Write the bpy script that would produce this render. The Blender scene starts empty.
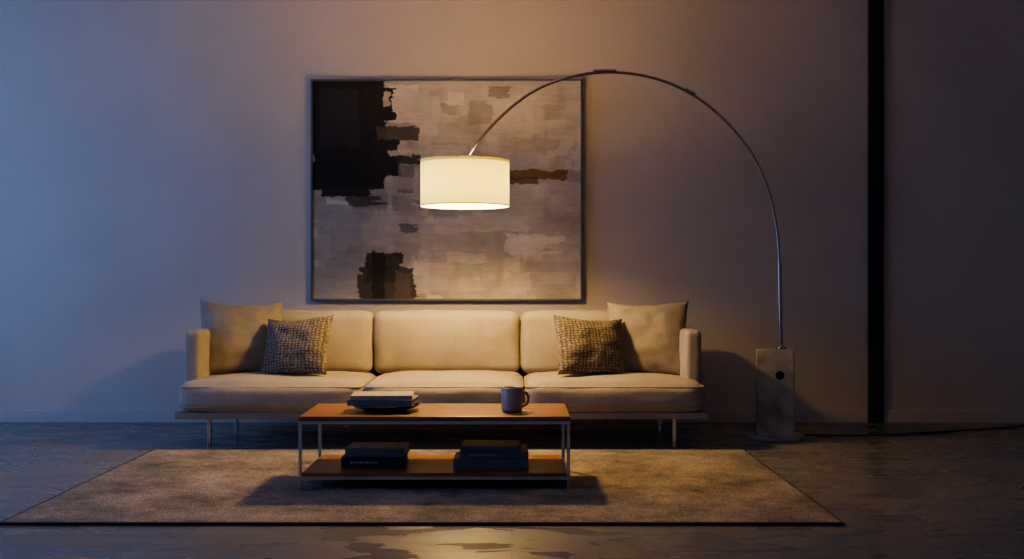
import bpy, bmesh, math, random
import numpy as np
from mathutils import Vector, Matrix, noise
random.seed(4); np.random.seed(4)
S = bpy.context.scene
COL = S.collection

# ------------------------------------------------------------- materials
def new_mat(name):
    m = bpy.data.materials.new(name); m.use_nodes = True
    nt = m.node_tree
    return m, nt, nt.nodes, nt.links, nt.nodes["Principled BSDF"]

def simple(name, col, rough=0.5, metal=0.0, var=0.08, scale=20, bump=0.0, bscale=200, spec=0.5, stretch=(1,1,1)):
    m, nt, N, L, B = new_mat(name)
    tc = N.new('ShaderNodeTexCoord'); mp = N.new('ShaderNodeMapping'); mp.inputs['Scale'].default_value = stretch
    L.new(tc.outputs['Object'], mp.inputs['Vector'])
    n = N.new('ShaderNodeTexNoise'); n.inputs['Scale'].default_value = scale; n.inputs['Detail'].default_value = 5
    L.new(mp.outputs[0], n.inputs['Vector'])
    r = N.new('ShaderNodeValToRGB')
    r.color_ramp.elements[0].position = .3; r.color_ramp.elements[1].position = .7
    r.color_ramp.elements[0].color = tuple(c*(1-var) for c in col)+(1,)
    r.color_ramp.elements[1].color = tuple(min(1, c*(1+var)) for c in col)+(1,)
    L.new(n.outputs['Fac'], r.inputs['Fac']); L.new(r.outputs['Color'], B.inputs['Base Color'])
    B.inputs['Roughness'].default_value = rough; B.inputs['Metallic'].default_value = metal
    B.inputs['Specular IOR Level'].default_value = spec
    if bump:
        n2 = N.new('ShaderNodeTexNoise'); n2.inputs['Scale'].default_value = bscale; n2.inputs['Detail'].default_value = 3
        L.new(mp.outputs[0], n2.inputs['Vector'])
        b = N.new('ShaderNodeBump'); b.inputs['Strength'].default_value = bump; b.inputs['Distance'].default_value = .01
        L.new(n2.outputs['Fac'], b.inputs['Height']); L.new(b.outputs[0], B.inputs['Normal'])
    return m

def fabric(name, c1, c2, scale=260, bump=.5):
    m, nt, N, L, B = new_mat(name)
    tc = N.new('ShaderNodeTexCoord')
    hs = []
    for st in ((1, .15, 1.6), (1.6, .15, 1)):
        mp = N.new('ShaderNodeMapping'); mp.inputs['Scale'].default_value = (st[0], 1, st[2]) 
        L.new(tc.outputs['Object'], mp.inputs['Vector'])
        n = N.new('ShaderNodeTexNoise'); n.inputs['Scale'].default_value = scale; n.inputs['Detail'].default_value = 2
        L.new(mp.outputs[0], n.inputs['Vector']); hs.append(n)
    mx = N.new('ShaderNodeMath'); mx.operation = 'MULTIPLY'
    L.new(hs[0].outputs['Fac'], mx.inputs[0]); L.new(hs[1].outputs['Fac'], mx.inputs[1])
    big = N.new('ShaderNodeTexNoise'); big.inputs['Scale'].default_value = 9; big.inputs['Detail'].default_value = 4
    L.new(tc.outputs['Object'], big.inputs['Vector'])
    ad = N.new('ShaderNodeMath'); ad.operation = 'MULTIPLY_ADD'; ad.inputs[1].default_value = .15
    L.new(big.outputs['Fac'], ad.inputs[0]); L.new(mx.outputs[0], ad.inputs[2])
    r = N.new('ShaderNodeValToRGB'); r.color_ramp.elements[0].position = .18; r.color_ramp.elements[1].position = .5
    r.color_ramp.elements[0].color = c1+(1,); r.color_ramp.elements[1].color = c2+(1,)
    L.new(ad.outputs[0], r.inputs['Fac']); L.new(r.outputs[0], B.inputs['Base Color'])
    B.inputs['Roughness'].default_value = .95; B.inputs['Specular IOR Level'].default_value = .15
    B.inputs['Sheen Weight'].default_value = .1
    b = N.new('ShaderNodeBump'); b.inputs['Strength'].default_value = bump; b.inputs['Distance'].default_value = .004
    L.new(mx.outputs[0], b.inputs['Height']); L.new(b.outputs[0], B.inputs['Normal'])
    return m

def tweed(name):
    m, nt, N, L, B = new_mat(name)
    tc = N.new('ShaderNodeTexCoord')
    nz = N.new('ShaderNodeTexNoise'); nz.inputs['Scale'].default_value = 35
    L.new(tc.outputs['Object'], nz.inputs['Vector'])
    mixv = N.new('ShaderNodeMixRGB'); mixv.blend_type = 'ADD'; mixv.inputs[0].default_value = .02
    L.new(tc.outputs['Object'], mixv.inputs[1]); L.new(nz.outputs['Color'], mixv.inputs[2])
    ws = []
    for ax in ('X', 'Z'):
        w = N.new('ShaderNodeTexWave'); w.bands_direction = ax; w.inputs['Scale'].default_value = 14 if ax == 'X' else 20
        w.inputs['Distortion'].default_value = 3; w.inputs['Detail Scale'].default_value = 6
        L.new(mixv.outputs[0], w.inputs['Vector']); ws.append(w)
    a = N.new('ShaderNodeMath'); a.operation = 'MULTIPLY'
    L.new(ws[0].outputs['Fac'], a.inputs[0]); L.new(ws[1].outputs['Fac'], a.inputs[1])
    n = N.new('ShaderNodeTexNoise'); n.inputs['Scale'].default_value = 90; n.inputs['Detail'].default_value = 3
    L.new(tc.outputs['Object'], n.inputs['Vector'])
    s = N.new('ShaderNodeMath'); s.operation = 'MULTIPLY_ADD'; s.inputs[1].default_value = 1.1
    L.new(n.outputs['Fac'], s.inputs[0]); L.new(a.outputs[0], s.inputs[2])
    r = N.new('ShaderNodeValToRGB'); e = r.color_ramp.elements
    e[0].position = .38; e[0].color = (.085, .072, .062, 1); e[1].position = 1.0; e[1].color = (.30, .255, .20, 1)
    x = e.new(.7); x.color = (.165, .14, .115, 1)
    sc = N.new('ShaderNodeMath'); sc.operation = 'MULTIPLY'; sc.inputs[1].default_value = .85
    L.new(s.outputs[0], sc.inputs[0])
    L.new(sc.outputs[0], r.inputs['Fac']); L.new(r.outputs[0], B.inputs['Base Color'])
    B.inputs['Roughness'].default_value = .95; B.inputs['Specular IOR Level'].default_value = .1
    b = N.new('ShaderNodeBump'); b.inputs['Strength'].default_value = .4; b.inputs['Distance'].default_value = .003
    L.new(s.outputs[0], b.inputs['Height']); L.new(b.outputs[0], B.inputs['Normal'])
    return m

M_wall = simple('wall_plaster', (.52, .47, .43), .85, var=.05, scale=1.6, bump=.10, bscale=14, spec=.25)
M_base = simple('baseboard_paint', (.50, .46, .43), .5, var=.03)
M_ceil = simple('ceiling_paint', (.72, .67, .62), .9, var=.03)
M_sofa = fabric('sofa_linen', (.27, .24, .195), (.48, .43, .36))
M_pil = fabric('pillow_linen', (.225, .195, .16), (.38, .335, .28), 220)
M_tweed = tweed('tweed_weave')
M_metal = simple('brushed_metal', (.62, .60, .58), .28, 1.0, .05)
M_dkmetal = simple('lamp_steel', (.42, .39, .37), .25, 1.0, .05)
M_rim = simple('shade_rim', (.55, .42, .24), .6, 0, .05)
M_black = simple('black_frame', (.008, .009, .012), .5, 0, .1)
M_marble = simple('marble', (.36, .34, .32), .5, 0, .4, scale=9, bump=.3, bscale=60)
M_mug = simple('mug_glaze', (.33, .32, .34), .35, 0, .1, scale=30)
M_mugin = simple('mug_inside', (.05, .04, .04), .3)
M_dish = simple('dish_ceramic', (.04, .04, .045), .3, 0, .2)
M_pages = simple('book_pages', (.62, .57, .48), .9, 0, .15, scale=8, stretch=(1, 1, 60))
M_bookA = simple('book_cover_dark', (.03, .034, .045), .5, 0, .1)
M_bookB = simple('book_cover_grey', (.17, .18, .20), .55, 0, .1)
M_bookC = simple('book_cover_pale', (.46, .41, .33), .6, 0, .08)
M_text = simple('book_title_ink', (.45, .45, .46), .6)
M_cord = simple('cord_rubber', (.01, .01, .01), .6)
M_picframe = simple('picture_frame_metal', (.16, .17, .19), .4, .6)

def wood(name, c1, c2, rough=.35):
    m, nt, N, L, B = new_mat(name)
    tc = N.new('ShaderNodeTexCoord'); mp = N.new('ShaderNodeMapping'); mp.inputs['Scale'].default_value = (1.2, 14, 14)
    L.new(tc.outputs['Object'], mp.inputs['Vector'])
    n = N.new('ShaderNodeTexNoise'); n.inputs['Scale'].default_value = 3; n.inputs['Detail'].default_value = 7; n.inputs['Distortion'].default_value = .8
    L.new(mp.outputs[0], n.inputs['Vector'])
    r = N.new('ShaderNodeValToRGB'); r.color_ramp.elements[0].position = .3; r.color_ramp.elements[1].position = .7
    r.color_ramp.elements[0].color = c1+(1,); r.color_ramp.elements[1].color = c2+(1,)
    L.new(n.outputs['Fac'], r.inputs['Fac']); L.new(r.outputs[0], B.inputs['Base Color'])
    B.inputs['Roughness'].default_value = rough
    return m
M_wood = wood('walnut_veneer', (.22, .095, .035), (.38, .17, .07))
M_plinth = wood('sofa_plinth_wood', (.26, .22, .18), (.36, .31, .26), .5)

def floor_mat():
    m, nt, N, L, B = new_mat('floor_dark_oak')
    tc = N.new('ShaderNodeTexCoord')
    br = N.new('ShaderNodeTexBrick'); br.offset = .37
    br.inputs['Scale'].default_value = 1; br.inputs['Brick Width'].default_value = 2.6; br.inputs['Row Height'].default_value = .24
    br.inputs['Mortar Size'].default_value = .0025; br.inputs['Mortar Smooth'].default_value = .3
    br.inputs['Color1'].default_value = (.205, .19, .18, 1); br.inputs['Color2'].default_value = (.18, .165, .155, 1)
    br.inputs['Mortar'].default_value = (.08, .075, .07, 1)
    L.new(tc.outputs['Object'], br.inputs['Vector'])
    mp = N.new('ShaderNodeMapping'); mp.inputs['Scale'].default_value = (1, 7, 1); L.new(tc.outputs['Object'], mp.inputs['Vector'])
    n = N.new('ShaderNodeTexNoise'); n.inputs['Scale'].default_value = 2.5; n.inputs['Detail'].default_value = 6
    L.new(mp.outputs[0], n.inputs['Vector'])
    r = N.new('ShaderNodeValToRGB'); r.color_ramp.elements[0].position = .3; r.color_ramp.elements[1].position = .7
    r.color_ramp.elements[0].color = (.85, .85, .85, 1); r.color_ramp.elements[1].color = (1.1, 1.1, 1.1, 1)
    L.new(n.outputs['Fac'], r.inputs['Fac'])
    mx = N.new('ShaderNodeMixRGB'); mx.blend_type = 'MULTIPLY'; mx.inputs[0].default_value = 1
    L.new(br.outputs['Color'], mx.inputs[1]); L.new(r.outputs[0], mx.inputs[2]); L.new(mx.outputs[0], B.inputs['Base Color'])
    n3 = N.new('ShaderNodeTexNoise'); n3.inputs['Scale'].default_value = 2.8; n3.inputs['Detail'].default_value = 3; n3.inputs['Distortion'].default_value = .8
    mp3 = N.new('ShaderNodeMapping'); mp3.inputs['Scale'].default_value = (1, 2.0, 1); L.new(tc.outputs['Object'], mp3.inputs['Vector'])
    L.new(mp3.outputs[0], n3.inputs['Vector'])
    rr = N.new('ShaderNodeValToRGB'); rr.color_ramp.elements[0].position = .46; rr.color_ramp.elements[1].position = .53
    rr.color_ramp.elements[0].color = (.22,)*3+(1,); rr.color_ramp.elements[1].color = (.38,)*3+(1,)
    L.new(n3.outputs['Fac'], rr.inputs['Fac']); L.new(rr.outputs[0], B.inputs['Roughness'])
    b = N.new('ShaderNodeBump'); b.inputs['Strength'].default_value = .03; b.inputs['Distance'].default_value = .01
    L.new(n.outputs['Fac'], b.inputs['Height']); L.new(b.outputs[0], B.inputs['Normal'])
    return m
M_floor = floor_mat()

def rug_mat():
    m, nt, N, L, B = new_mat('rug_wool')
    tc = N.new('ShaderNodeTexCoord')
    n = N.new('ShaderNodeTexNoise'); n.inputs['Scale'].default_value = 2.6; n.inputs['Detail'].default_value = 12; n.inputs['Roughness'].default_value = .78
    L.new(tc.outputs['Object'], n.inputs['Vector'])
    r = N.new('ShaderNodeValToRGB'); e = r.color_ramp.elements
    e[0].position = .38; e[0].color = (.16, .14, .122, 1); e[1].position = .62; e[1].color = (.43, .36, .295, 1)
    L.new(n.outputs['Fac'], r.inputs['Fac'])
    f = N.new('ShaderNodeTexNoise'); f.inputs['Scale'].default_value = 100; f.inputs['Detail'].default_value = 3
    L.new(tc.outputs['Object'], f.inputs['Vector'])
    r2 = N.new('ShaderNodeValToRGB'); r2.color_ramp.elements[0].position = .3; r2.color_ramp.elements[1].position = .7
    r2.color_ramp.elements[0].color = (.5, .5, .5, 1); r2.color_ramp.elements[1].color = (1.25, 1.25, 1.25, 1)
    L.new(f.outputs['Fac'], r2.inputs['Fac'])
    mx = N.new('ShaderNodeMixRGB'); mx.blend_type = 'MULTIPLY'; mx.inputs[0].default_value = 1
    L.new(r.outputs[0], mx.inputs[1]); L.new(r2.outputs[0], mx.inputs[2]); L.new(mx.outputs[0], B.inputs['Base Color'])
    B.inputs['Roughness'].default_value = .98; B.inputs['Specular IOR Level'].default_value = .1
    b = N.new('ShaderNodeBump'); b.inputs['Strength'].default_value = .7; b.inputs['Distance'].default_value = .006
    L.new(f.outputs['Fac'], b.inputs['Height']); L.new(b.outputs[0], B.inputs['Normal'])
    return m
M_rug = rug_mat(); M_rugedge = simple('rug_binding', (.045, .042, .04), .95, 0, .1)

def shade_mat(name, k, dcol):
    m, nt, N, L, B = new_mat(name)
    N.remove(B)
    out = [n for n in N if n.type == 'OUTPUT_MATERIAL'][0]
    tc = N.new('ShaderNodeTexCoord')
    n = N.new('ShaderNodeTexNoise'); n.inputs['Scale'].default_value = 120; n.inputs['Detail'].default_value = 3
    mp = N.new('ShaderNodeMapping'); mp.inputs['Scale'].default_value = (1, 1, .25)
    L.new(tc.outputs['Object'], mp.inputs['Vector']); L.new(mp.outputs[0], n.inputs['Vector'])
    def ramp(c, v):
        r = N.new('ShaderNodeValToRGB'); r.color_ramp.elements[0].position = .3; r.color_ramp.elements[1].position = .7
        r.color_ramp.elements[0].color = tuple(x*(1-v) for x in c)+(1,); r.color_ramp.elements[1].color = tuple(x*(1+v) for x in c)+(1,)
        L.new(n.outputs['Fac'], r.inputs['Fac']); return r
    rt = ramp(k, .06); rd = ramp(dcol, .04)
    t = N.new('ShaderNodeBsdfTranslucent'); d = N.new('ShaderNodeBsdfDiffuse')
    L.new(rt.outputs[0], t.inputs['Color']); L.new(rd.outputs[0], d.inputs['Color'])
    a = N.new('ShaderNodeAddShader'); L.new(t.outputs[0], a.inputs[0]); L.new(d.outputs[0], a.inputs[1])
    L.new(a.outputs[0], out.inputs['Surface'])
    return m
M_shade = shade_mat('lampshade_linen', (.056, .060, .026), (.38, .35, .27))
M_diff = shade_mat('added_diffuser_sheet', (.84, .79, .70), (.12, .11, .10))  # for the added disc; transmission tuned for the upward glow

# ------------------------------------------------------------- mesh helpers
def link(name, me, mats, parent=None, smooth=False):
    o = bpy.data.objects.new(name, me); COL.objects.link(o)
    for m in (mats if isinstance(mats, (list, tuple)) else [mats]): me.materials.append(m)
    if smooth:
        for p in me.polygons: p.use_smooth = True
    if parent:
        o.parent = parent; o.matrix_parent_inverse = Matrix.Translation(-Vector(parent.location))
    return o

def empty(name, loc):
    o = bpy.data.objects.new(name, None); o.location = loc; o.empty_display_size = .1; COL.objects.link(o); return o

def bm_box(bm, a, b, mi=0, bev=0.0):
    a = Vector(a); b = Vector(b)
    r = bmesh.ops.create_cube(bm, size=1)
    vs = r['verts']
    for v in vs:
        v.co = Vector([(a[i]+b[i])/2 + v.co[i]*(b[i]-a[i]) for i in range(3)])
    fs = set(f for v in vs for f in v.link_faces)
    for f in fs: f.material_index = mi
    if bev:
        es = list(set(e for v in vs for e in v.link_edges))
        rr = bmesh.ops.bevel(bm, geom=es, offset=bev, segments=2, affect='EDGES', profile=.5)
        for f in rr['faces']: f.material_index = mi
    return vs

def mesh_from(bm, name):
    me = bpy.data.meshes.new(name); bm.normal_update(); bm.to_mesh(me); bm.free(); return me

def box(name, a, b, mat, parent=None, bev=0.0):
    bm = bmesh.new(); bm_box(bm, a, b, 0, bev)
    return link(name, mesh_from(bm, name), mat, parent)

def cushion(name, a, b, r, mat, parent, crown=(0, 0, 0), n=22, wr=.004, seed=0):
    """rounded upholstered block, puffed along each axis"""
    a = Vector(a); b = Vector(b); c = (a+b)/2; h = (b-a)/2
    bm = bmesh.new()
    bmesh.ops.create_cube(bm, size=2)
    bmesh.ops.subdivide_edges(bm, edges=bm.edges[:], cuts=n, use_grid_fill=True)
    for v in bm.verts:
        u = Vector([math.copysign(abs(t)**.75, t) for t in v.co])
        p = Vector([u[i]*h[i] for i in range(3)])
        q = Vector([max(-(h[i]-r), min(h[i]-r, p[i])) for i in range(3)])
        d = p-q
        if d.length > 1e-9: d = d.normalized()*r
        p = q+d
        puff = [(1-min(1, abs(u[(i+1) % 3]))**2.5)*(1-min(1, abs(u[(i+2) % 3]))**2.5) for i in range(3)]
        for i in range(3): p[i] += math.copysign(crown[i], u[i])*puff[i]*abs(u[i])
        nv = noise.noise_vector((p+c)*5+Vector((seed, 0, 0)))*wr*1.6 + noise.noise_vector((p+c)*15+Vector((0, seed, 0)))*wr*.6
        v.co = c+p+nv
    return link(name, mesh_from(bm, name), mat, parent, True)

def tube(name, pts, rad, mat, parent=None, res=10, smooth=True):
    cu = bpy.data.curves.new(name, 'CURVE'); cu.dimensions = '3D'; cu.bevel_depth = rad; cu.bevel_resolution = 4; cu.use_fill_caps = True
    if smooth:
        sp = cu.splines.new('NURBS'); sp.points.add(len(pts)-1); sp.order_u = 4; sp.use_endpoint_u = True; sp.resolution_u = res
    else:
        sp = cu.splines.new('POLY'); sp.points.add(len(pts)-1)
    for i, p in enumerate(pts): sp.points[i].co = (*p, 1)
    o = bpy.data.objects.new(name, cu); COL.objects.link(o)
    dg = bpy.context.evaluated_depsgraph_get()
    me = bpy.data.meshes.new_from_object(o.evaluated_get(dg)); me.name = name
    bpy.data.objects.remove(o)
    me.materials.clear()
    return link(name, me, mat, parent, True)

def lathe(bm, prof, c, seg=64, mi=0):
    rings = []
    for (r, z) in prof:
        if r < 1e-6: rings.append([bm.verts.new((c[0], c[1], c[2]+z))])
        else: rings.append([bm.verts.new((c[0]+r*math.cos(2*math.pi*k/seg), c[1]+r*math.sin(2*math.pi*k/seg), c[2]+z)) for k in range(seg)])
    for A, B_ in zip(rings, rings[1:]):
        for k in range(seg):
            k2 = (k+1) % seg
            if len(A) == 1 and len(B_) == 1: continue
            if len(A) == 1: f = bm.faces.new((A[0], B_[k2], B_[k]))
            elif len(B_) == 1: f = bm.faces.new((A[k], A[k2], B_[0]))
            else: f = bm.faces.new((A[k], A[k2], B_[k2], B_[k]))
            f.material_index = mi; f.smooth = True

# ------------------------------------------------------------- room  (camera looks +Y, back wall y=7.3)
WY = 7.3; HC = 3.05; XL = -4.6; XR = 4.2; YB = -2.5
box('floor', (XL-.1, YB, -.1), (XR+.1, WY+.1, 0), M_floor)
box('ceiling', (XL-.1, YB, HC), (XR+.1, WY+.1, HC+.1), M_ceil)
box('wall_back', (XL-.1, WY, 0), (XR+.1, WY+.1, HC), M_wall)
box('wall_right', (XR, YB, 0), (XR+.1, WY, HC), M_wall)
# left wall with a large window opening
bm = bmesh.new()
wy0, wy1, wz0, wz1 = 2.6, 6.7, .35, 2.75
bm_box(bm, (XL-.1, YB, 0), (XL, wy0, HC)); bm_box(bm, (XL-.1, wy1, 0), (XL, WY, HC))
bm_box(bm, (XL-.1, wy0, 0), (XL, wy1, wz0)); bm_box(bm, (XL-.1, wy0, wz1), (XL, wy1, HC))
link('wall_left', mesh_from(bm, 'wall_left'), M_wall)
bm = bmesh.new()
for y in (wy0, (wy0+wy1)/2-.025, wy1-.05): bm_box(bm, (XL-.08, y, wz0), (XL-.03, y+.05, wz1))
for z in (wz0, wz1-.05): bm_box(bm, (XL-.08, wy0, z), (XL-.03, wy1, z+.05))
link('window_1', mesh_from(bm, 'window_1'), M_black)
# tall dark edge trim on the right of the back wall
DX = 2.373
box('baseboard_back', (XL, WY-.016, 0), (DX-.002, WY, .085), M_base, None, .003)
box('baseboard_back', (DX+.102, WY-.016, 0), (XR, WY, .085), M_base, None, .003)
bm = bmesh.new()
bm_box(bm, (DX, WY-.03, 0), (DX+.10, WY, HC), 0, .003)
bm_box(bm, (DX+.03, WY-.036, 0), (DX+.07, WY-.028, HC), 0)
link('trim_1', mesh_from(bm, 'trim_1'), M_black)

# ------------------------------------------------------------- rug
bm = bmesh.new()
rx0, rx1, ry0, ry1 = -1.99, 1.29, 4.24, 6.07
bm_box(bm, (rx0+.012, ry0+.012, .001), (rx1-.012, ry1-.012, .012), 0)
for a, b in (((rx0, ry0), (rx1, ry0+.012)), ((rx0, ry1-.012), (rx1, ry1)), ((rx0, ry0+.012), (rx0+.012, ry1-.012)), ((rx1-.012, ry0+.012), (rx1, ry1-.012))):
    bm_box(bm, (a[0], a[1], .001), (b[0], b[1], .012), 1)
link('area_rug', mesh_from(bm, 'rug'), [M_rug, M_rugedge])
RT = .0125

# ------------------------------------------------------------- painting
px0, px1, pz0, pz1 = -1.334, .467, .814, 2.282
def painting():
    W, H = 440, 358
    U, V = np.meshgrid(np.linspace(0, 1, W), np.linspace(0, 1, H))   # V=0 top
    img = np.zeros((H, W, 3))
    base = np.array([.46, .415, .37]); cool = np.array([.31, .30, .30])
    for k in range(3): img[..., k] = cool[k]+(base[k]-cool[k])*np.clip(U*1.4, 0, 1)
    rng = np.random.RandomState(11)
    def n1(n, blocks, fine=.12):
        blocks = max(2, blocks)
        cuts = np.sort(rng.uniform(0, n, blocks-1))
        lab = np.searchsorted(cuts, np.arange(n))
        k = rng.uniform(-1, 1, blocks)*rng.uniform(.2, 1, blocks)
        a = k[lab]
        a = np.convolve(np.pad(a, 1, mode='edge'), [.2, .6, .2], 'valid')
        sm = np.interp(np.arange(n), np.linspace(0, n, 9), rng.uniform(-1, 1, 9))
        return .7*a+.35*sm+fine*rng.uniform(-1, 1, n)
    def stroke(u0, v0, u1, v1, col, rag=.02, alpha=1., horiz=True, dry=0.0, var=.10):
        e = .3
        rl = rag if horiz else rag*e; rs = rag*e if horiz else rag
        nl = n1(H, 34)*rl; nr = n1(H, 34)*rl; nt_ = n1(W, 30)*rs; nb = n1(W, 30)*rs
        M = (U > u0+nl[:, None]) & (U < u1+nr[:, None]) & (V > v0+nt_[None, :]) & (V < v1+nb[None, :])
        st = n1(H, 170)[:, None]*np.ones((1, W)) if horiz else np.ones((H, 1))*n1(W, 200)[None, :]
        A = M*alpha
        if dry > 0:
            t = (U-u0)/(u1-u0) if horiz else (V-v0)/(v1-v0)
            A = A*(st*.5+.5 > (t*dry*1.1 - .1))
        c = np.array(col)[None, None, :]*(1+var*st[..., None])
        img[:] = img*(1-A[..., None])+c*A[..., None]
    pal = [(.50, .45, .39), (.40, .36, .32), (.60, .55, .49), (.28, .26, .245), (.44, .385, .33), (.34, .315, .30), (.66, .61, .54)]
    for i in range(260):
        u = rng.uniform(-.05, 1); v = rng.uniform(-.05, 1); w = rng.uniform(.05, .22); h = rng.uniform(.02, .11)
        if rng.rand() < .4: w, h = h*.9, w*.8
        c = np.array(pal[rng.randint(len(pal))])
        if u < .35: c = c*.74
        stroke(u, v, u+w, v+h, c, .014, rng.uniform(.2, .65), w > h, rng.uniform(0, .8), .06)
    stroke(.42, .0, 1, .28, (.50, .45, .39), .02, .3)
    stroke(.63, .03, .86, .24, (.56, .50, .43), .02, .45, False)
    stroke(.29, .02, .40, .19, (.54, .48, .41), .02, .95, True)
    stroke(.38, .06, .47, .24, (.52, .46, .39), .02, .85, False)
    stroke(.58, .09, .68, .20, (.27, .245, .22), .018, .7, True, .6)
    stroke(.66, .02, .74, .07, (.19, .17, .155), .012, .7, True, .6)
    stroke(.47, .11, .60, .15, (.26, .235, .21), .015, .6, True, .7)
    stroke(.70, .26, .92, .33, (.38, .33, .28), .02, .6, True, .5)
    stroke(.50, .05, .56, .11, (.62, .57, .50), .01, .7, True, .3)
    stroke(.86, .48, 1.0, .70, (.42, .36, .30), .03, .5, False, .3)
    # black block
    stroke(-.01, -.01, .27, .50, (.012, .012, .014), .02)
    stroke(.03, .03, .17, .30, (.024, .024, .030), .02, .9, False)
    stroke(.20, .03, .30, .18, (.014, .014, .016), .02, 1, True)
    stroke(.24, .21, .395, .275, (.07, .060, .053), .016, .95, True, .3)
    stroke(.22, .27, .33, .44, (.016, .015, .016), .02)
    stroke(.32, .335, .40, .375, (.03, .028, .028), .012, .9, True, .4)
    stroke(.32, .38, .38, .52, (.16, .145, .13), .012, .8, False, .5)
    stroke(.285, .32, .37, .345, (.42, .37, .31), .008, .8)
    stroke(.30, .44, .40, .50, (.36, .32, .28), .015, .8)
    stroke(.02, .485, .22, .53, (.02, .019, .02), .03, 1, True, .3)
    stroke(.14, .53, .29, .575, (.05, .044, .042), .02, .9, True, .7)
    stroke(.05, .55, .14, .57, (.50, .45, .40), .008, .8)
    stroke(.26, .05, .29, .12, (.44, .38, .31), .01, .9, False)
    stroke(.01, .60, .19, .98, (.235, .235, .245), .02, .5)
    stroke(.20, .60, .42, .72, (.36, .335, .32), .03, .6)
    stroke(.33, .655, .40, .70, (.12, .10, .09), .015, .8, True, .6)
    stroke(.40, .64, .58, .80, (.50, .455, .42), .02, .4)
    stroke(.40, .82, .62, .97, (.45, .41, .37), .02, .4)
    # dark umber lower block
    stroke(.17, .85, .38, 1.01, (.060, .048, .042), .03)
    stroke(.20, .79, .33, .92, (.036, .029, .026), .025, .95)
    stroke(.22, .78, .27, 1.0, (.018, .015, .015), .02, .9, False)
    stroke(.31, .88, .37, 1.0, (.10, .082, .072), .02, .8, False)
    # ochre
    stroke(.73, .41, .94, .455, (.22, .125, .052), .016, 1, True, .35)
    stroke(.66, .445, .85, .475, (.10, .075, .055), .012, .85, True, .6)
    stroke(.40, .47, .64, .53, (.36, .315, .28), .02, .8)
    # whites
    stroke(.73, .70, .93, .79, (.72, .67, .60), .02, .8, True, .4)
    stroke(.76, .74, .86, .82, (.62, .57, .51), .02, .6, False, .4)
    stroke(.55, .615, .80, .69, (.60, .55, .49), .018, .65, True, .4)
    stroke(.50, .79, .70, .835, (.68, .62, .55), .012, .6, True, .6)
    stroke(.80, .84, .99, .98, (.38, .35, .32), .02, .5)
    def field(gy, gx, amp):
        g = rng.uniform(-1, 1, (gy, gx))
        yy = np.linspace(0, gy-1.001, H); xx = np.linspace(0, gx-1.001, W)
        y0 = yy.astype(int); x0 = xx.astype(int); fy = (yy-y0)[:, None]; fx = (xx-x0)[None, :]
        fy = fy*fy*(3-2*fy); fx = fx*fx*(3-2*fx)
        return amp*((g[y0][:, x0]*(1-fx)+g[y0][:, x0+1]*fx)*(1-fy)+(g[y0+1][:, x0]*(1-fx)+g[y0+1][:, x0+1]*fx)*fy)
    dy = field(14, 18, 2.5)+field(50, 60, 1.4)+field(150, 180, .8); dx = field(14, 18, 3)+field(50, 60, 2.0)+field(150, 180, 1.2)
    yi = np.clip(np.arange(H)[:, None]+dy, 0, H-1).round().astype(int); xi = np.clip(np.arange(W)[None, :]+dx, 0, W-1).round().astype(int)
    img[:] = img[yi, xi]
    img[:] = img*(1+field(9, 11, .12)+field(40, 40, .06)+field(300, 30, .07))[..., None]
    img[:] = img*(1+.05*rng.uniform(-1, 1, (H, W, 1)))
    X = px0+.012+(px1-px0-.024)*U; Z = pz1-.012-(pz1-pz0-.024)*V
    Y = np.full_like(X, WY-.042)
    co = np.stack([X, Y, Z], -1).reshape(-1, 3)
    idx = np.arange(W*H).reshape(H, W)
    faces = np.stack([idx[:-1, :-1], idx[1:, :-1], idx[1:, 1:], idx[:-1, 1:]], -1).reshape(-1, 4)
    me = bpy.data.meshes.new('canvas_paint')
    me.vertices.add(len(co)); me.vertices.foreach_set('co', co.ravel())
    me.loops.add(faces.size); me.loops.foreach_set('vertex_index', faces.ravel().astype(np.int32))
    me.polygons.add(len(faces)); me.polygons.foreach_set('loop_start', np.arange(0, faces.size, 4, dtype=np.int32))
    me.update(calc_edges=True); me.validate()
    at = me.color_attributes.new('paint', 'FLOAT_COLOR', 'POINT')
    at.data.foreach_set('color', np.concatenate([np.clip(img, 0, 1).reshape(-1, 3), np.ones((W*H, 1))], 1).ravel().astype(np.float32))
    m, nt, N, L, B = new_mat('abstract_paint')
    a = N.new('ShaderNodeAttribute'); a.attribute_name = 'paint'
    L.new(a.outputs['Color'], B.inputs['Base Color']); B.inputs['Roughness'].default_value = .7; B.inputs['Specular IOR Level'].default_value = .3
    tc = N.new('ShaderNodeTexCoord'); n = N.new('ShaderNodeTexNoise'); n.inputs['Scale'].default_value = 60; n.inputs['Detail'].default_value = 4
    L.new(tc.outputs['Object'], n.inputs['Vector'])
    b = N.new('ShaderNodeBump'); b.inputs['Strength'].default_value = .25; b.inputs['Distance'].default_value = .004
    L.new(n.outputs['Fac'], b.inputs['Height']); L.new(b.outputs[0], B.inputs['Normal'])
    root = empty('abstract_painting', ((px0+px1)/2, WY-.02, (pz0+pz1)/2))
    link('canvas', me, m, root)
    bm = bmesh.new()
    y0, y1 = WY-.05, WY-.002
    bm_box(bm, (px0, y0, pz0), (px0+.012, y1, pz1)); bm_box(bm, (px1-.012, y0, pz0), (px1, y1, pz1))
    bm_box(bm, (px0+.012, y0, pz0), (px1-.012, y1, pz0+.012)); bm_box(bm, (px0+.012, y0, pz1-.012), (px1-.012, y1, pz1))
    bm_box(bm, (px0+.012, WY-.04, pz0+.012), (px1-.012, WY-.002, pz1-.012))
    link('frame', mesh_from(bm, 'frame'), M_picframe, root)
painting()

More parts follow.
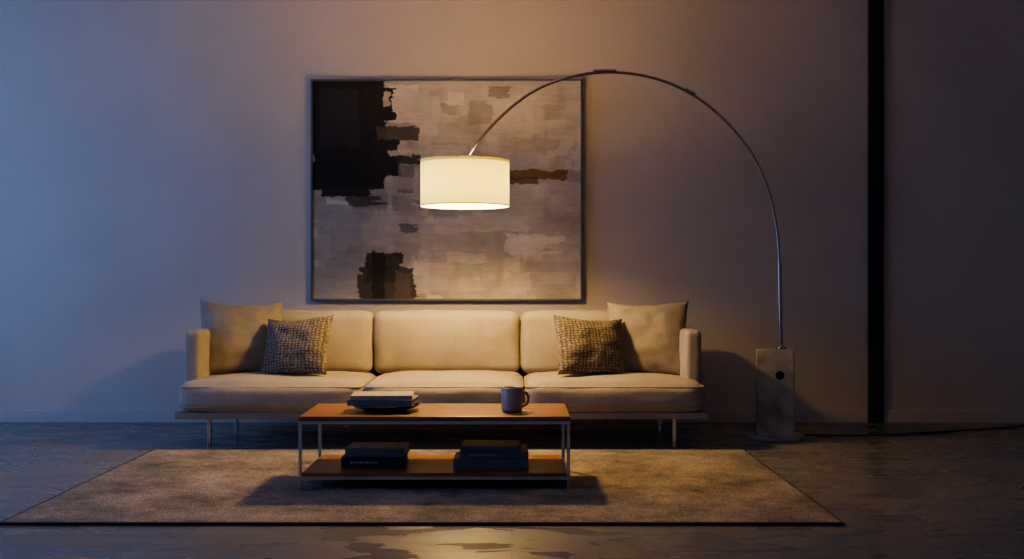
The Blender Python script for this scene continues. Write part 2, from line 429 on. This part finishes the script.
# ------------------------------------------------------------- sofa
sofa = empty('sofa', (-.4, 6.6, 0))
SX0, SX1 = -1.885, 1.09
box('plinth', (SX0-.015, 6.15, .168), (SX1+.015, 7.04, .206), M_plinth, sofa, .006)
bx = [SX0, -.838, .070, SX1]
for i in range(3):
    cushion(f'seat_cushion_{i+1}', (bx[i]+.003, 6.12, .206), (bx[i+1]-.003, 6.86, .376), .06, M_sofa, sofa, (.0, .016, .028), seed=i*3.1, wr=.005)
bb = [-1.79, -.862, .052, .995]
for i in range(3):
    cushion(f'back_cushion_{i+1}', (bb[i]+.002, 6.76, .37), (bb[i+1]-.002, 6.98, .755), .05, M_sofa, sofa, (.0, .03, .008), seed=20+i*5.3, wr=.005)
cushion('back_frame', (SX0, 6.96, .2), (SX1, 7.05, .70), .03, M_sofa, sofa, n=14, wr=.002)
cushion('arm_1', (SX0, 6.27, .22), (SX0+.095, 7.04, .662), .03, M_sofa, sofa, (.006, 0, 0), n=16, wr=.002)
cushion('arm_2', (SX1-.095, 6.27, .22), (SX1, 7.04, .662), .03, M_sofa, sofa, (.006, 0, 0), n=16, wr=.002)
def rrect(x0, x1, y0, y1, z, r, n=6):
    pts = []
    for cx, cy, a0 in ((x1-r, y1-r, 0), (x0+r, y1-r, 90), (x0+r, y0+r, 180), (x1-r, y0+r, 270)):
        for k in range(n+1):
            a = math.radians(a0+90*k/n); pts.append((cx+r*math.cos(a), cy+r*math.sin(a), z))
    pts.append(pts[0]); return pts
for i in range(3):
    for j, z in enumerate((.236, .350)):
        p = rrect(bx[i]+.008, bx[i+1]-.008, 6.124, 6.85, z, .05)
        tube(f'piping_{i+1}_{j+1}', p, .004, M_sofa, sofa, smooth=False)
for i, (lx, ly) in enumerate(((-1.725, 6.24), (.925, 6.24), (-1.725, 6.86), (.925, 6.86))):
    bm = bmesh.new()
    bm_box(bm, (lx-.010, ly-.010, 0), (lx+.010, ly+.010, .168), 0, .002)
    bm_box(bm, (lx-.03, ly-.03, .160), (lx+.03, ly+.03, .168), 0)
    link(f'leg_{i+1}', mesh_from(bm, 'leg'), M_metal, sofa)

# ------------------------------------------------------------- pillows
def pillow(name, w, h, t, mat, loc, rot, seed):
    n = 44; bm = bmesh.new(); g = {}
    for side in (1, -1):
        for i in range(n+1):
            for j in range(n+1):
                u = -1+2*i/n; v = -1+2*j/n
                e = (i in (0, n) or j in (0, n))
                if side == -1 and e: g[(side, i, j)] = g[(1, i, j)]; continue
                x = u*w/2*(1-.085*(1-v*v)*abs(u)); z = v*h/2*(1-.085*(1-u*u)*abs(v))
                th = t/2*(max(0, (1-abs(u)**2.4)*(1-abs(v)**2.4)))**.5
                y = side*th
                cr = noise.noise(Vector((u*2.0+seed, v*2.0, side)))*.014+noise.noise(Vector((u*4+seed, v*4, side*3)))*.005
                y += side*cr*min(1, th/(t*.2))
                z -= .010*(1-u*u)*(1 if v > 0 else 0)*v
                ed = noise.noise(Vector((u*3, v*3, seed)))*.006
                g[(side, i, j)] = bm.verts.new((x+ed, y, z+ed))
    for side in (1, -1):
        for i in range(n):
            for j in range(n):
                q = [g[(side, i, j)], g[(side, i+1, j)], g[(side, i+1, j+1)], g[(side, i, j+1)]]
                if side == 1: q.reverse()
                try: bm.faces.new(q)
                except ValueError: pass
    o = link(name, mesh_from(bm, name), mat, None, True)
    o.location = loc; o.rotation_euler = [math.radians(a) for a in rot]
    return o
pillow('throw_pillow', .50, .47, .17, M_pil, (-1.63, 6.58, .602), (-17, 2, 15), 1.3)
pillow('throw_pillow', .50, .47, .17, M_pil, (.81, 6.58, .600), (-17, -1, -15), 7.7)
pillow('patterned_throw_pillow', .44, .37, .16, M_tweed, (-1.265, 6.42, .562), (-22, -4, -18), 3.1)
pillow('patterned_throw_pillow', .44, .37, .16, M_tweed, (.46, 6.42, .562), (-22, 4, 18), 5.2)

# ------------------------------------------------------------- coffee table
ct = empty('coffee_table', (-.349, 5.16, 0))
tx0, tx1, ty0, ty1 = -.958, .262, 4.90, 5.42
box('top', (tx0, ty0, .320), (tx1, ty1, .340), M_wood, ct, .003)
box('shelf', (tx0+.016, ty0+.004, .058+RT), (tx1-.016, ty1-.004, .074+RT), M_wood, ct, .002)
SH = .0745+RT
bm = bmesh.new(); q = .015
for x in (tx0+.001, tx1-q-.001):
    for y in (ty0+.001, ty1-q-.001): bm_box(bm, (x, y, RT), (x+q, y+q, .320), 0, .0015)
for y in (ty0+.001, ty1-q-.001):
    bm_box(bm, (tx0+q, y, .305), (tx1-q, y+q*.9, .319)); bm_box(bm, (tx0+q, y, .044+RT), (tx1-q, y+q*.9, .058+RT))
for x in (tx0+.001, tx1-q-.001):
    bm_box(bm, (x, ty0+q, .305), (x+q*.9, ty1-q, .319)); bm_box(bm, (x, ty0+q, .044+RT), (x+q*.9, ty1-q, .058+RT))
link('frame', mesh_from(bm, 'frame'), M_metal, ct)

# ------------------------------------------------------------- books
def book(bm, c, w, d, h, z, rot, mc, mp, mt=None):
    tmp = []
    t = .0035
    tmp += bm_box(bm, (-w/2, -d/2, 0), (w/2, d/2, t), mc); tmp += bm_box(bm, (-w/2, -d/2, h-t), (w/2, d/2, h), mc)
    tmp += bm_box(bm, (-w/2, -d/2-.003, 0), (w/2, -d/2+.002, h), mc)
    tmp += bm_box(bm, (-w/2+.005, -d/2+.002, t), (w/2-.005, d/2-.005, h-t), mp)
    if mt is not None:
        x = -w*.36
        for L_ in (.010, .006, .007, .005, .009, .006, .005, .008, .006, .009, .005, .007):
            tmp += bm_box(bm, (x, -d/2-.0035, h*.40), (x+L_, -d/2-.003, h*.62), mt); x += L_+.004
            if x > w*.2: break
    R = Matrix.Translation((c[0], c[1], z)) @ Matrix.Rotation(math.radians(rot), 4, 'Z')
    for v in tmp: v.co = R @ v.co
bm = bmesh.new()
book(bm, (-.640, 5.14), .295, .205, .048, SH, 1, 0, 1, 2)
book(bm, (-.630, 5.15), .275, .195, .038, SH+.0482, -2, 3, 1)
link('book_stack', mesh_from(bm, 'b'), [M_bookA, M_pages, M_text, M_bookB])
bm = bmesh.new()
book(bm, (-.095, 5.13), .345, .225, .042, SH, -1, 0, 1)
book(bm, (-.085, 5.14), .315, .215, .034, SH+.0422, 1, 0, 1, 2)
book(bm, (-.100, 5.14), .270, .19, .022, SH+.0764, -3, 0, 1)
link('book_stack', mesh_from(bm, 'b'), [M_bookB, M_pages, M_text])
DXc, DYc = -.592, 5.14
bm = bmesh.new()
lathe(bm, [(0, 0), (.09, 0), (.10, .004), (.145, .018), (.165, .030), (.161, .031), (.140, .022), (.095, .009), (0, .008)], (DXc, DYc, .3405))
link('serving_dish', mesh_from(bm, 'dish'), M_dish)
bm = bmesh.new()
book(bm, (DXc-.01, DYc), .300, .215, .028, .3718, -4, 0, 1)
book(bm, (DXc-.015, DYc+.005), .285, .20, .018, .4000, 3, 2, 1)
link('magazine_stack', mesh_from(bm, 'b'), [M_bookB, M_pages, M_bookC])
# mug
bm = bmesh.new()
mc_ = (.0, 5.10, .3405)
lathe(bm, [(0, 0), (.040, 0), (.047, .004), (.050, .015), (.050, .109), (.0485, .112), (.0465, .110), (.0455, .08)], mc_, 48, 0)
lathe(bm, [(.0455, .082), (0, .082)], mc_, 48, 1)
ring = []
for k in range(17):
    a = math.radians(-90+180*k/16)
    cx = mc_[0]+.047+.030*math.cos(a); cz = mc_[2]+.058+.033*math.sin(a)
    ring.append([bm.verts.new((cx+.007*math.cos(a)*math.cos(b), mc_[1]+.008*math.sin(b), cz+.007*math.sin(a)*math.cos(b))) for b in [2*math.pi*s/10 for s in range(10)]])
for A, B_ in zip(ring, ring[1:]):
    for s in range(10):
        f = bm.faces.new((A[s], A[(s+1) % 10], B_[(s+1) % 10], B_[s])); f.smooth = True
bmesh.ops.recalc_face_normals(bm, faces=bm.faces[:])
link('coffee_mug', mesh_from(bm, 'mug'), [M_mug, M_mugin])

# ------------------------------------------------------------- arc floor lamp
lamp = empty('arc_floor_lamp', (1.585, 6.57, 0))
bm = bmesh.new(); lathe(bm, [(0, 0), (.172, 0), (.177, .004), (.177, .016), (.172, .020), (0, .020)], (1.585, 6.60, 0))
link('base_plate', mesh_from(bm, 'plate'), M_marble, lamp)
bm = bmesh.new()
bm_box(bm, (-.11, -.11, .02), (.11, .11, .535), 0, .008)
Rz = Matrix.Translation((1.585, 6.60, 0)) @ Matrix.Rotation(math.radians(-11), 4, 'Z')
for v in bm.verts: v.co = Rz @ v.co
blk = link('marble_block', mesh_from(bm, 'block'), M_marble, lamp)
bmc = bmesh.new(); bmesh.ops.create_cone(bmc, cap_ends=True, segments=32, radius1=.026, radius2=.026, depth=.16)
for v in bmc.verts: v.co = Rz @ (Matrix.Rotation(math.radians(90), 4, 'X') @ v.co + Vector((.025, -.11, .385)))
cut = link('cut', mesh_from(bmc, 'cut'), M_black)
md = blk.modifiers.new('hole', 'BOOLEAN'); md.object = cut; md.operation = 'DIFFERENCE'; md.solver = 'EXACT'
dg = bpy.context.evaluated_depsgraph_get(); nm = bpy.data.meshes.new_from_object(blk.evaluated_get(dg)); blk.modifiers.clear(); blk.data = nm
bpy.data.objects.remove(cut)
# black cup added in the bore; its colour stands for the hole's shade
bm = bmesh.new()
lathe(bm, [(.0255, -.001), (.0255, .075), (0, .075)], (0, 0, 0), 32)
for v in bm.verts: v.co = Rz @ (Matrix.Rotation(math.radians(-90), 4, 'X') @ v.co + Vector((.025, -.11, .385)))
link('bore_shade_cup', mesh_from(bm, 'bore'), M_black, lamp)
arc = [(1.615, 6.57, .53), (1.612, 6.57, .70), (1.609, 6.57, .90), (1.604, 6.57, 1.15), (1.575, 6.56, 1.37), (1.515, 6.55, 1.56), (1.419, 6.525, 1.735), (1.244, 6.483, 1.925),
       (1.047, 6.435, 2.062), (.804, 6.375, 2.145), (.536, 6.308, 2.160), (.274, 6.24, 2.105), (.074, 6.188, 2.00), (-.095, 6.143, 1.845), (-.207, 6.113, 1.71), (-.262, 6.10, 1.62)]
tube('arc_pole', arc, .0085, M_dkmetal, lamp, 14)
tube('lower_sleeve', [(1.615, 6.57, .50), (1.613, 6.57, .68), (1.609, 6.57, .9), (1.606, 6.57, 1.05)], .0125, M_dkmetal, lamp)
tube('joint_sleeve', [(.60, 6.323, 2.158), (.536, 6.308, 2.157), (.47, 6.29, 2.150)], .0115, M_dkmetal, lamp)
tube('joint_collar', [(1.075, 6.442, 2.042), (1.047, 6.435, 2.057), (1.02, 6.43, 2.071)], .011, M_dkmetal, lamp)
bm = bmesh.new(); lathe(bm, [(0, 0), (.03, 0), (.03, .012), (.014, .018), (.014, .03), (0, .03)], (1.615, 6.57, .535), 32)
link('pole_socket', mesh_from(bm, 's'), M_dkmetal, lamp)
LC = (-.262, 6.10); SZ0, SZ1, SR = 1.364, 1.620, .247
bm = bmesh.new(); lathe(bm, [(SR, SZ0), (SR, SZ1)], (*LC, 0), 96)
link('shade', mesh_from(bm, 'shade'), M_shade, lamp)
bm = bmesh.new()
for z in (SZ0, SZ1): lathe(bm, [(SR-.002, z-.003), (SR+.002, z-.003), (SR+.002, z+.003), (SR-.002, z+.003), (SR-.002, z-.003)], (*LC, 0), 96)
link('shade_rims', mesh_from(bm, 'rims'), M_rim, lamp)
bm = bmesh.new(); lathe(bm, [(0, SZ1-.02), (SR-.004, SZ1-.02)], (*LC, 0), 96)  # unseen disc added inside the shade top to soften the upward light
link('added_diffuser', mesh_from(bm, 'diff'), M_diff, lamp)
tube('shade_stem', [(-.262, 6.10, 1.645), (-.262, 6.10, 1.60), (-.262, 6.10, 1.57)], .008, M_dkmetal, lamp)
for k in range(3):
    a = 2*math.pi*k/3+.4
    tube(f'spider_{k+1}', [(LC[0], LC[1], 1.608), (LC[0]+SR*math.cos(a), LC[1]+SR*math.sin(a), 1.612)], .003, M_dkmetal, lamp, smooth=False)
tube('power_cord', [(1.72, 6.66, .006), (1.85, 6.68, .006), (2.0, 6.64, .006), (2.2, 6.66, .006), (2.45, 6.72, .006), (2.9, 6.9, .006), (3.6, 7.2, .006)], .005, M_cord, lamp)

# ------------------------------------------------------------- lights
def light(name, typ, loc, energy, col, **k):
    l = bpy.data.lights.new(name, typ); l.energy = energy; l.color = col
    for a, b in k.items(): setattr(l, a, b)
    o = bpy.data.objects.new(name, l); o.location = loc; COL.objects.link(o); return o
b = light('lamp_bulb', 'POINT', (LC[0], LC[1], 1.488), 96, (1, .64, .23), shadow_soft_size=.065)
b.parent = lamp; b.matrix_parent_inverse = Matrix.Translation(-Vector(lamp.location))
w = light('window_daylight', 'AREA', (XL-.12, (wy0+wy1)/2, (wz0+wz1)/2), 82, (.27, .45, 1.0), shape='RECTANGLE', size=2.4, size_y=4.1)
w.rotation_euler = (0, math.radians(-90), 0)
wd = bpy.data.worlds.new('dusk'); S.world = wd; wd.use_nodes = True
bg = wd.node_tree.nodes['Background']; bg.inputs[0].default_value = (.34, .50, 1.0, 1); bg.inputs[1].default_value = .17

# ------------------------------------------------------------- camera
cam = bpy.data.cameras.new('camera'); co = bpy.data.objects.new('camera', cam); COL.objects.link(co)
co.location = (0, 0, .954); co.rotation_euler = (math.radians(90), 0, 0)
cam.sensor_width = 36; cam.lens = 38.46; cam.clip_start = .05
S.camera = co
S.view_settings.view_transform = 'AgX'
S.view_settings.look = 'AgX - Medium High Contrast'
S.view_settings.exposure = 0.15
